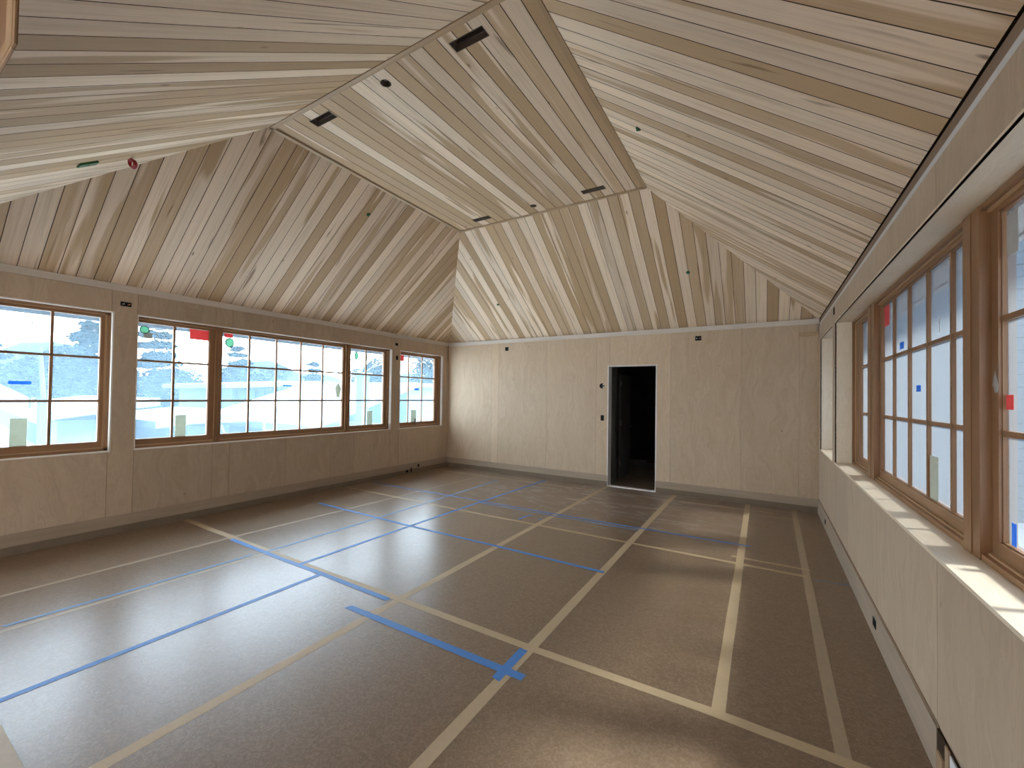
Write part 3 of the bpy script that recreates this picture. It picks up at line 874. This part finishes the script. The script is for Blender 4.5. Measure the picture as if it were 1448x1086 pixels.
ebox('x', (XL, 1.822, 2.566), .098, .048, 'dark rectangular box high on the pier between the two nearest left windows', -1, 2)
ebox('x', (XL, 5.985, 2.572), .072, .052, 'upper black box on the pier before the last left window', -1)
ebox('x', (XL, 6.000, 2.310), .052, .082, 'lower black box on the pier before the last left window', -1)
ebox('x', (XL + .0135, 6.318, .035 + .02), .07, .05, 'dark socket hole low in the left baseboard, nearer of the pair', -1)
ebox('x', (XL + .0135, 6.44, .065), .035, .09, 'narrow dark hole beside the socket in the left baseboard', -1)
ebox('x', (XL + .0135, 6.65, .130), .05, .06, 'small dark hole in the left baseboard closest to the corner', -1)
ebox('y', (-4.579, YF, 2.576), .080, .078, 'small square black box high on the far wall, left of the doorway')
ebox('y', (-0.942, YF, 2.585), .092, .074, 'black box with wire ends high on the far wall, right of the doorway', wires=2)
ebox('y', (-2.528, YF, 1.225), .062, .100, 'black switch box on the far wall beside the doorway jamb', wires=0)
ebox('x', (XR, 6.00, 2.60), .09, .082, 'narrow dark box high on the right wall between its two far windows', 1)
ebox('x', (XR - .0125, 6.65, .105), .07, .05, 'dark socket hole in the right baseboard near the far corner', 1)
ebox('x', (XR - .0125, 3.82, .108), .085, .055, 'dark socket hole in the right baseboard nearer the viewer', 1)
# round box
x, y, z = -2.541, YF, 1.808
t = empty('round_box', (x, y, z)); tag(t, 'round black box with a pale wire tail on the far wall beside the doorway', 'electrical box')
MB().tube((x, y - .002, z), (x, y + .01, z), .047, seg=20).build('box_back', M['dark'], t)
for sgn in (1, -1):
    mb = MB()
    mb.face([(x + .012, y - .004, z + sgn * .012), (x + .045, y - .004, z + sgn * .012), (x + .036, y - .004, z + sgn * .032), (x + .016, y - .004, z + sgn * .030)][::sgn])
    mb.build('pale_tab', M['white_wire'], t)

# wooden ledger blocks at the far right corner under the crown
t = empty('ledger_block', (0.55, YF, 2.57)); tag(t, 'short wooden ledger and upright block under the eave trim in the far right corner', 'timber block')
MB().box(.405, .632, YF - .045, YF - .001, 2.535, 2.585, along=0).build('ledger', M['trim'], t, bevel=.003)
MB().box(.60, .632, YF - .055, YF - .024, 2.585, 2.70, along=2).build('upright', M['base'], t, bevel=.006)

# ------------------------------------------------------------------ wooden frame corner hanging at the upper left
t = empty('wooden_surround', (-1.5, .17, 2.55)); tag(t, 'tan wooden frame corner with stepped moulding hanging at the upper left corner', 'casing')
MB().box(-2.2, -1.120, .1712, .1730, 2.206, 2.518, along=2).build('backing', M['frame'], t)
MB().box(-1.137, -1.119, .1685, .1712, 2.206, 2.518, along=2).build('outer_lip', M['frame_light'], t)
MB().box(-2.2, -1.137, .1685, .1712, 2.203, 2.212, along=0).build('bottom_lip', M['frame_light'], t)
MB().box(-1.195, -1.146, .1692, .1712, 2.217, 2.518, along=2).build('stile', M['stud_light'], t)
MB().box(-2.2, -1.195, .1692, .1712, 2.217, 2.245, along=0).build('rail', M['stud_light'], t)

# ------------------------------------------------------------------ stickers, tags and tape on the panes
def paper(name, col, trans):
    m = bpy.data.materials.new(name); m.use_nodes = True
    nt = m.node_tree; nt.nodes.clear()
    out = N_(nt, 'ShaderNodeOutputMaterial'); tc = N_(nt, 'ShaderNodeTexCoord')
    nz = noise(nt, tc.outputs['Object'], 25.0, 4.0, 0.6)
    df = N_(nt, 'ShaderNodeBsdfDiffuse'); nt.links.new(mixc(nt, nz, col, tuple(x * .8 for x in col)), df.inputs[0])
    tl = N_(nt, 'ShaderNodeBsdfTranslucent'); nt.links.new(mixc(nt, nz, trans, tuple(x * .8 for x in trans)), tl.inputs[0])
    ad = N_(nt, 'ShaderNodeAddShader'); nt.links.new(df.outputs[0], ad.inputs[0]); nt.links.new(tl.outputs[0], ad.inputs[1])
    nt.links.new(ad.outputs[0], out.inputs['Surface'])
    return m


M['red_label'] = paper('red_label_paper', (0.55, 0.10, 0.10), (0.34, 0.09, 0.09))
M['beige_label'] = paper('beige_label_paper', (0.5, 0.52, 0.45), (0.19, 0.205, 0.18))
M['grey_label'] = paper('grey_label_paper', (0.45, 0.44, 0.42), (0.15, 0.15, 0.14))
M['cup'] = paper('cup_paper', (0.12, 0.40, 0.25), (0.05, 0.17, 0.10))
M['blue_tag'] = paper('blue_tape_on_glass', (0.08, 0.25, 0.62), (0.03, 0.14, 0.36))
M['cup_rim'] = plain('dark_green_rim', (0.03, 0.12, 0.07), 0.4, 0.4)


def sticker(side, y0, y1, z0, z1, mat, label, cat='label', poly=None, name='window_label', depth=None):
    X, s, g = (XL, -1, GL) if side == 'L' else (XR, 1, GR)
    dd = depth if depth is not None else g - .004
    x0 = X + s * (dd); x1 = X + s * (dd + .0015)
    if poly is None:
        return tag(MB().box(x0, x1, y0, y1, z0, z1).build(name, mat, merge=False), label, cat)
    pts = [(y0 + (y1 - y0) * a, z0 + (z1 - z0) * b) for a, b in poly]
    mb = MB()
    A = [(x0, q[0], q[1]) for q in pts]; B = [(x1, q[0], q[1]) for q in pts]
    mb.face(A); mb.face(B[::-1])
    for i in range(len(A)):
        j = (i + 1) % len(A); mb.face([A[i], B[i], B[j], A[j]])
    return tag(mb.build(name, mat, merge=False), label, cat)


def disc(side, y, z, ry, rz, label, ring=True):
    X, s, g = (XL, -1, GL) if side == 'L' else (XR, 1, GR)
    t = empty('suction_cup', (X + s * g, y, z)); tag(t, label, 'suction cup', 'green suction cups on the left windows')
    S = 20; ang = [2 * math.pi * i / S for i in range(S)]
    pt = lambda k, dd, an: (X + s * (g - dd), y + ry * k * math.cos(an), z + rz * k * math.sin(an))
    mb = MB()
    for i in range(S):
        a0, a1 = ang[i], ang[(i + 1) % S]
        mb.face([pt(1, .009, a0), pt(1, .009, a1), pt(.8, .009, a1), pt(.8, .009, a0)])
        mb.face([pt(1, .003, a0), pt(.8, .003, a0), pt(.8, .003, a1), pt(1, .003, a1)])
        mb.face([pt(1, .003, a0), pt(1, .003, a1), pt(1, .009, a1), pt(1, .009, a0)])
        mb.face([pt(.8, .003, a0), pt(.8, .009, a0), pt(.8, .009, a1), pt(.8, .003, a1)])
    mb.build('rim', M['cup_rim'], t)
    mb = MB()
    for i in range(S):
        mb.face([pt(0, .0075, 0), pt(.8, .0055, ang[i]), pt(.8, .0055, ang[(i + 1) % S])])
    mb.build('pad', M['cup'], t)


sticker('L', .975, 1.130, 1.640, 1.672, M['blue_tag'], 'blue tape bar on the second row of the nearest left window', 'tape', name='tape_piece')
sticker('L', .995, 1.110, 1.03, 1.305, M['beige_label'], 'large beige paper label at the bottom of the nearest left window')
sticker('L', 2.023, 2.107, 2.215, 2.285, M['grey_label'], 'small grey label under the green cup at the top left of the middle window group')
sticker('L', 2.495, 2.716, 2.262, 2.392, M['red_label'], 'large red label in the top row left of the first mullion post')
sticker('L', 2.367, 2.481, 1.03, 1.297, M['beige_label'], 'narrow beige label at the pane bottom left of the first mullion post')
sticker('L', 2.906, 3.014, 2.335, 2.391, M['red_label'], 'small red label at the top, right of the first mullion post')
sticker('L', 3.75, 3.888, 1.693, 1.713, M['blue_tag'], 'tiny blue tape bar in the middle row of the wide five-pane sash', 'tape', name='tape_piece')
sticker('L', 4.675, 4.800, 1.529, 1.785, M['beige_label'], 'pale arrowhead-shaped paper tag before the second mullion post', 'tag', [(.5, 1), (.98, .62), (.72, 0), (.28, .02), (.02, .62)], 'paper_tag')
sticker('L', 5.377, 5.500, 1.03, 1.284, M['beige_label'], 'narrow beige label at the pane bottom right of the second mullion post')
sticker('L', 6.19, 6.292, 2.266, 2.386, M['red_label'], 'small red label at the top of the farthest left window')
sticker('L', 6.614, 6.744, 1.687, 1.729, M['blue_tag'], 'small blue tape scrap in the middle of the farthest left window', 'tape', name='tape_piece')
sticker('L', 6.522, 6.676, 1.03, 1.274, M['beige_label'], 'beige label at the bottom of the farthest left window')
o = MB().tube((XL - GL + .03, 6.62, SILL + .042), (XL - GL + .03, 6.62, 1.10), .016, .013, 8).build('window_latch', M['can'])
tag(o, 'small dark upright latch on the sill of the farthest left window', 'latch')
disc('L', 2.03, 2.315, .050, .048, 'green cup on the first pane of the middle left window group')
disc('L', 2.975, 2.268, .058, .066, 'pale green ring cup right of the first mullion post')
disc('L', 5.107, 2.277, .038, .074, 'slim green cup right of the second mullion post')
sticker('L', 1.118, 1.126, 2.24, 2.305, M['black'], 'thin dark tag hanging at the top of the nearest left window', 'tag', name='hanging_tag')
sticker('L', 2.285 - .06, 2.232, 2.24, 2.30, M['grey_label'], 'thin dark tag hanging in the top row of the two-pane sash', 'tag', name='hanging_tag')
sticker('L', 3.325, 3.335, 2.23, 2.29, M['grey_label'], 'thin dark tag hanging in the top row of the wide sash', 'tag', name='hanging_tag')
sticker('R', 4.55, 4.72, 2.22, 2.385, M['red_label'], 'red label at the top of the far pane of the wide right window')
sticker('R', 4.13, 4.235, 1.985, 2.035, M['blue_tag'], 'faint blue tape patch at the bottom of a top row pane on the right window', 'tape', name='tape_piece')
sticker('R', 3.735, 3.825, 1.668, 1.710, M['blue_tag'], 'small bright blue tape patch in the middle row of the right window', 'tape', name='tape_piece')
sticker('R', 3.41, 3.555, 1.03, 1.284, M['beige_label'], 'tall beige label at the bottom of the wide right window')
sticker('R', 2.485, 2.575, 2.20, 2.37, M['grey_label'], 'printed grey label at the top of the nearest right pane')
sticker('R', 2.53, 2.59, 1.575, 1.635, M['red_label'], 'small red print on the middle row of the nearest right pane')
sticker('R', 2.512, 2.548, 1.035, 1.125, M['blue_tag'], 'blue tape strip at the bottom of the nearest right pane', 'tape', name='tape_piece')
sticker('R', 2.592, 2.645, 1.645, 1.735, M['grey_label'], 'torn pale scrap stuck to the sash beside the near right mullion post', 'scrap', [(.55, 1), (.9, .45), (1, .35), (.75, .28), (.6, 0), (.1, 0), (.0, .35)], 'film_scrap', depth=GR - .026)
sticker('R', 3.385, 3.39, 2.0, 2.09, M['grey_label'], 'thin dark tag in the top row of the wide right window', 'tag', name='hanging_tag')

# ------------------------------------------------------------------ outside
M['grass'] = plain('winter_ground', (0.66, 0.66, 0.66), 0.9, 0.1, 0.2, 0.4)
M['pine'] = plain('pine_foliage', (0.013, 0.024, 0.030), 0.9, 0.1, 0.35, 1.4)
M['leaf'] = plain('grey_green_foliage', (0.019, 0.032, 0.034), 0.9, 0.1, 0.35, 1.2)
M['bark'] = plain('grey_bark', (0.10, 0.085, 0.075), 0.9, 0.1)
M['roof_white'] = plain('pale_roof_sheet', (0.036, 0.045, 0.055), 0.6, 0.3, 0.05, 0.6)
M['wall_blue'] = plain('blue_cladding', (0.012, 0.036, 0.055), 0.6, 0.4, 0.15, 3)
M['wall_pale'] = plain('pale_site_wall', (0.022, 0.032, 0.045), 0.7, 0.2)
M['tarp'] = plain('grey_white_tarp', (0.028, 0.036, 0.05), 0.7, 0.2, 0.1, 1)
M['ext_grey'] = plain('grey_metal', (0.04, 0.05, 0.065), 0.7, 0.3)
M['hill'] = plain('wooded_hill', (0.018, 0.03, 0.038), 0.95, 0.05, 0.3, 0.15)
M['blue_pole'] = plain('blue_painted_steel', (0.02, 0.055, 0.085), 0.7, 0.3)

mb = MB(); G = 26
for i in range(G):
    for j in range(G):
        def gp(a, b):
            x = -6.4 - 80 * (a / G) ** 1.4; y = -20 + 100 * b / G
            z = -1.6 + 0.25 * math.sin(a * .9) * math.cos(b * .7) - .8 * math.exp(-((x + 6.4) / 5) ** 2)
            return (x, y, z)
        mb.face([gp(i, j), gp(i + 1, j), gp(i + 1, j + 1), gp(i, j + 1)])
o = mb.build('ground_left', M['grass'], smooth=True); tag(o, kind='structure')
o = MB().box(XR + .25, 60, -40, 60, -1.3, -1.0).build('ground_right', M['grass']); tag(o, kind='structure')
# wooded hill far behind
mb = MB(); S = 40
for i in range(S):
    for j in range(6):
        def hp(a, b):
            y = -30 + 130 * a / S; t_ = b / 6
            h = 7.5 + 2.2 * math.sin(a * .55) + 1.3 * math.sin(a * 1.31 + 1)
            return (-70 - 22 * t_, y, -2 + h * math.sin(t_ * math.pi / 2))
        mb.face([hp(i, j), hp(i + 1, j), hp(i + 1, j + 1), hp(i, j + 1)])
o = mb.build('hills', M['hill'], smooth=True); tag(o, kind='structure')


def crown_blob(mb, c, r, seed, squash=.7, n=70, leaf=.35):
    rnd = random.Random(seed)
    for _ in range(n):
        while True:
            v = Vector((rnd.uniform(-1, 1), rnd.uniform(-1, 1), rnd.uniform(-1, 1)))
            if .2 < v.length < 1: break
        p = Vector(c) + Vector((v.x * r, v.y * r, v.z * r * squash))
        a = Vector((rnd.uniform(-1, 1), rnd.uniform(-1, 1), rnd.uniform(-.35, .35))).normalized(); b = a.orthogonal().normalized()
        s = leaf * rnd.uniform(.5, 1.2)
        q = [p + a * s, p + b * s * .55, p - a * s, p - b * s * .55]
        mb.face(q)
        k = a.cross(b) * s * .4
        mb.face([p + a * s * .8, p + k, p - a * s * .8, p - k])


def tree(label, x, y, zb, h, kind, seed):
    rnd = random.Random(seed)
    t = empty('pine_tree' if kind == 'pine' else 'leafy_tree', (x, y, zb)); tag(t, label, 'tree', 'trees beyond the left windows')
    mb = MB(); mb.tube((x, y, zb), (x + rnd.uniform(-.2, .2), y, zb + h * .92), .03 * h, .006 * h, 8)
    tops = []
    mb2 = MB()
    if kind == 'pine':
        for k in range(9):
            zz = zb + h * (.25 + .75 * k / 8); rr = h * .26 * (1.15 - k / 9.5)
            for q in range(4):
                an = rnd.uniform(0, 6.28)
                c = (x + rr * .6 * math.cos(an), y + rr * .6 * math.sin(an), zz + rnd.uniform(-.2, .2))
                mb.tube((x, y, zz - .2), c, .008 * h, .003 * h, 5)
                crown_blob(mb2, c, rr * .72, seed * 100 + k * 7 + q, .32, 150, .026 * h)
    else:
        for k in range(14):
            an = rnd.uniform(0, 6.28); zz = zb + h * rnd.uniform(.35, .92); rr = h * .24
            c = (x + rr * math.cos(an) * rnd.uniform(.2, 1), y + rr * math.sin(an) * rnd.uniform(.2, 1), zz)
            mb.tube((x, y, zz - h * .15), c, .009 * h, .003 * h, 5)
            crown_blob(mb2, c, rr * .75, seed * 100 + k, .75, 330, .026 * h)
    mb.build('trunk', M['bark'], t, merge=False)
    mb2.build('crown', M['pine'] if kind == 'pine' else M['leaf'], t, merge=False)


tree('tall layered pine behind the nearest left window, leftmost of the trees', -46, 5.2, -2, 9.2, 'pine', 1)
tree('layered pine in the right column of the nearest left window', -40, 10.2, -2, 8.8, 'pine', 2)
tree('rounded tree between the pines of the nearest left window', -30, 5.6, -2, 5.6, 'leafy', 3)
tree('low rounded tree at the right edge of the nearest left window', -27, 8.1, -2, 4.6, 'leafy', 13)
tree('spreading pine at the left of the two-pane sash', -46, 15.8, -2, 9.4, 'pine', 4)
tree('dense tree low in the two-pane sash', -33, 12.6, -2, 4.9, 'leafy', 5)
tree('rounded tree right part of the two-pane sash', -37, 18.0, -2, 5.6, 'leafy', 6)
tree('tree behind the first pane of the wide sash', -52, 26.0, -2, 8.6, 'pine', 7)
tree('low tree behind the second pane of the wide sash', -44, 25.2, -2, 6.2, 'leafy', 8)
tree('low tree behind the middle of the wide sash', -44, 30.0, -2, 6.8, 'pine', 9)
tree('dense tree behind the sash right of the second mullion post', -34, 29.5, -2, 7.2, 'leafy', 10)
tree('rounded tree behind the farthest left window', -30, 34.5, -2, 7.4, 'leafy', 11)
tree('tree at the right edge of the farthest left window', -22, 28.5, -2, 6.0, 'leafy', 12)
# bare branching tree
t = empty('bare_tree', (-27, 21.5, -1.8)); tag(t, 'bare leafless tree with spreading branches behind the wide sash', 'tree')
mb = MB(); rnd = random.Random(5)


def grow(p, d, l, r, k):
    q = p + d * l; mb.tube(p, q, r, r * .65, 6)
    if k == 0: return
    for _ in range(3):
        nd = (d + Vector((rnd.uniform(-.7, .7), rnd.uniform(-.7, .7), rnd.uniform(-.2, .4)))).normalized()
        grow(q, nd, l * rnd.uniform(.6, .8), r * .6, k - 1)


grow(Vector((-27, 21.5, -1.8)), Vector((0, 0, 1)), 2.6, .16, 5)
mb.build('branches', M['bark'], t, merge=False)


def building(name, label, x0, x1, y0, y1, z0, z1, wallm, roofm, slopez=0.0, over=.4, ribs=0):
    t = empty(name, ((x0 + x1) / 2, (y0 + y1) / 2, z0)); tag(t, label, 'building')
    MB().box(x0, x1, y0, y1, z0, z1, along=2).build('walls', wallm, t, merge=False)
    mb = MB()
    a = [(x0 - over, y0 - over, z1), (x1 + over, y0 - over, z1), (x1 + over, y1 + over, z1 + slopez), (x0 - over, y1 + over, z1 + slopez)]
    b = [(p[0], p[1], p[2] + .22) for p in a]
    mb.face(a[::-1]); mb.face(b)
    for i in range(4): mb.face([a[i], a[(i + 1) % 4], b[(i + 1) % 4], b[i]])
    mb.build('roof', roofm, t, merge=False)
    for i in range(ribs):
        yy = y0 + (y1 - y0) * (i + .5) / ribs
        MB().box(x1, x1 + .06, yy - .05, yy + .05, z0 + .2, z1 - .1).build('wall_rib', M['wall_pale'], t)
    return t


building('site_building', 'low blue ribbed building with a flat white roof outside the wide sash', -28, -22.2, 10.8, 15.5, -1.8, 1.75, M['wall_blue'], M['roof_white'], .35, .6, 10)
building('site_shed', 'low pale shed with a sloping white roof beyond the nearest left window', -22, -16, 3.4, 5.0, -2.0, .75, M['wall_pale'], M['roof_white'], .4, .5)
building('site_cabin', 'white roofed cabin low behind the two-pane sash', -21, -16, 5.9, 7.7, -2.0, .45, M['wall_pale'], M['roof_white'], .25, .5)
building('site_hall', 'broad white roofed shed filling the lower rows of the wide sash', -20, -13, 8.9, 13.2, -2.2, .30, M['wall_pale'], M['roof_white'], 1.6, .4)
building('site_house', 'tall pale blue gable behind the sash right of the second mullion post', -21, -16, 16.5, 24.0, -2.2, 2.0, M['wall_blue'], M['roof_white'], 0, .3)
# tarp, poles, ladder, sawhorse
t = empty('tarp_tent', (-15, 2.0, -1.8)); tag(t, 'grey-white draped tarp shelter at the left edge of the nearest left window', 'tarp')
mb = MB()
A = [(-15, -1, 3.0), (-15, .6, 2.6), (-15, 2.0, 1.85), (-15, 2.75, 1.35)]; B = [(-13.2, p[1] - .2, p[2] - .55) for p in A]
for i in range(3): mb.face([A[i], A[i + 1], B[i + 1], B[i]])
for i in range(3): mb.face([B[i], B[i + 1], (B[i + 1][0], B[i + 1][1], B[i + 1][2] - .45), (B[i][0], B[i][1], B[i][2] - .25)])
mb.build('sheet', M['tarp'], t)
for y in (0.4, 2.6): MB().tube((-14.2, y, -1.9), (-14.2, y, 1.4), .05).build('tent_pole', M['ext_grey'], t)
t = empty('blue_post', (-13, 2.55, -2)); tag(t, 'pale blue leaning steel post seen through the nearest left window', 'post')
MB().tube((-13, 2.62, -2), (-13, 2.55, 1.4), .14, .10, 8).build('shaft', M['blue_pole'], t)
MB().tube((-13, 2.55, 1.3), (-13, 2.47, 2.5), .05, .03, 8).build('upper_arm', M['blue_pole'], t)
t = empty('blue_column', (-10, 8.55, -2)); tag(t, 'broad blue column behind the sash right of the second mullion post', 'post')
MB().box(-10.15, -9.9, 8.35, 8.62, -2.0, 2.15, along=2).build('shaft', M['blue_pole'], t)
MB().box(-10.2, -9.85, 8.28, 8.70, 2.15, 2.22).build('cap', M['ext_grey'], t)
t = empty('step_ladder', (-10, 5.6, -1.9)); tag(t, 'pale leaning ladder outside the second and third panes of the wide sash', 'ladder')
for dy in (0, .28):
    MB().tube((-9.6, 5.35 + dy, -1.7), (-10.1, 5.65 + dy, 1.25), .03, seg=6).build('rail', M['ext_grey'], t)
for i in range(9):
    f = .08 + i * .105
    MB().tube((-9.6 - .5 * f, 5.35 + .3 * f, -1.7 + 2.95 * f), (-9.6 - .5 * f, 5.63 + .3 * f, -1.7 + 2.95 * f), .018, seg=6).build('rung', M['ext_grey'], t)
t = empty('saw_stand', (-9.6, 4.45, -1.8)); tag(t, 'grey forked prop standing outside the first pane of the wide sash', 'prop')
MB().tube((-9.6, 4.45, -1.8), (-9.6, 4.42, .95), .045).build('post', M['ext_grey'], t)
MB().tube((-9.6, 4.75, .2), (-9.6, 4.45, .9), .035).build('brace', M['ext_grey'], t)
MB().tube((-9.6, 3.9, .97), (-9.6, 5.4, .97), .03).build('top_rail', M['ext_grey'], t)

# added house keeping bright sky out of view through the filmed right windows
M['siding'] = plain('pale_blue_siding', (0.13, 0.16, 0.19), 0.8, 0.1, 0.05, 0.5)
t = empty('added_house', (7.5, 4, -1.0)); tag(t, 'added pale house side with level siding boards, hiding bright sky behind the filmed right windows', 'building')
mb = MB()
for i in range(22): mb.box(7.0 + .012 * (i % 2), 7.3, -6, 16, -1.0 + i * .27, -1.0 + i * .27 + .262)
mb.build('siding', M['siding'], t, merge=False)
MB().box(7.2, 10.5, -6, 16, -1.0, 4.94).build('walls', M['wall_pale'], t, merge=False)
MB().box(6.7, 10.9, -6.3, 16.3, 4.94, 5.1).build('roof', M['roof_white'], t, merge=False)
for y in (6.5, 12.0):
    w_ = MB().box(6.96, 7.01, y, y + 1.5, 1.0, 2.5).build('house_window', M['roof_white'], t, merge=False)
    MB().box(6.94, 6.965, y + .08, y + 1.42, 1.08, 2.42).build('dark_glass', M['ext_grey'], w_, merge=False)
mb = MB()  # added wing across the view, covers the sky behind the right panes
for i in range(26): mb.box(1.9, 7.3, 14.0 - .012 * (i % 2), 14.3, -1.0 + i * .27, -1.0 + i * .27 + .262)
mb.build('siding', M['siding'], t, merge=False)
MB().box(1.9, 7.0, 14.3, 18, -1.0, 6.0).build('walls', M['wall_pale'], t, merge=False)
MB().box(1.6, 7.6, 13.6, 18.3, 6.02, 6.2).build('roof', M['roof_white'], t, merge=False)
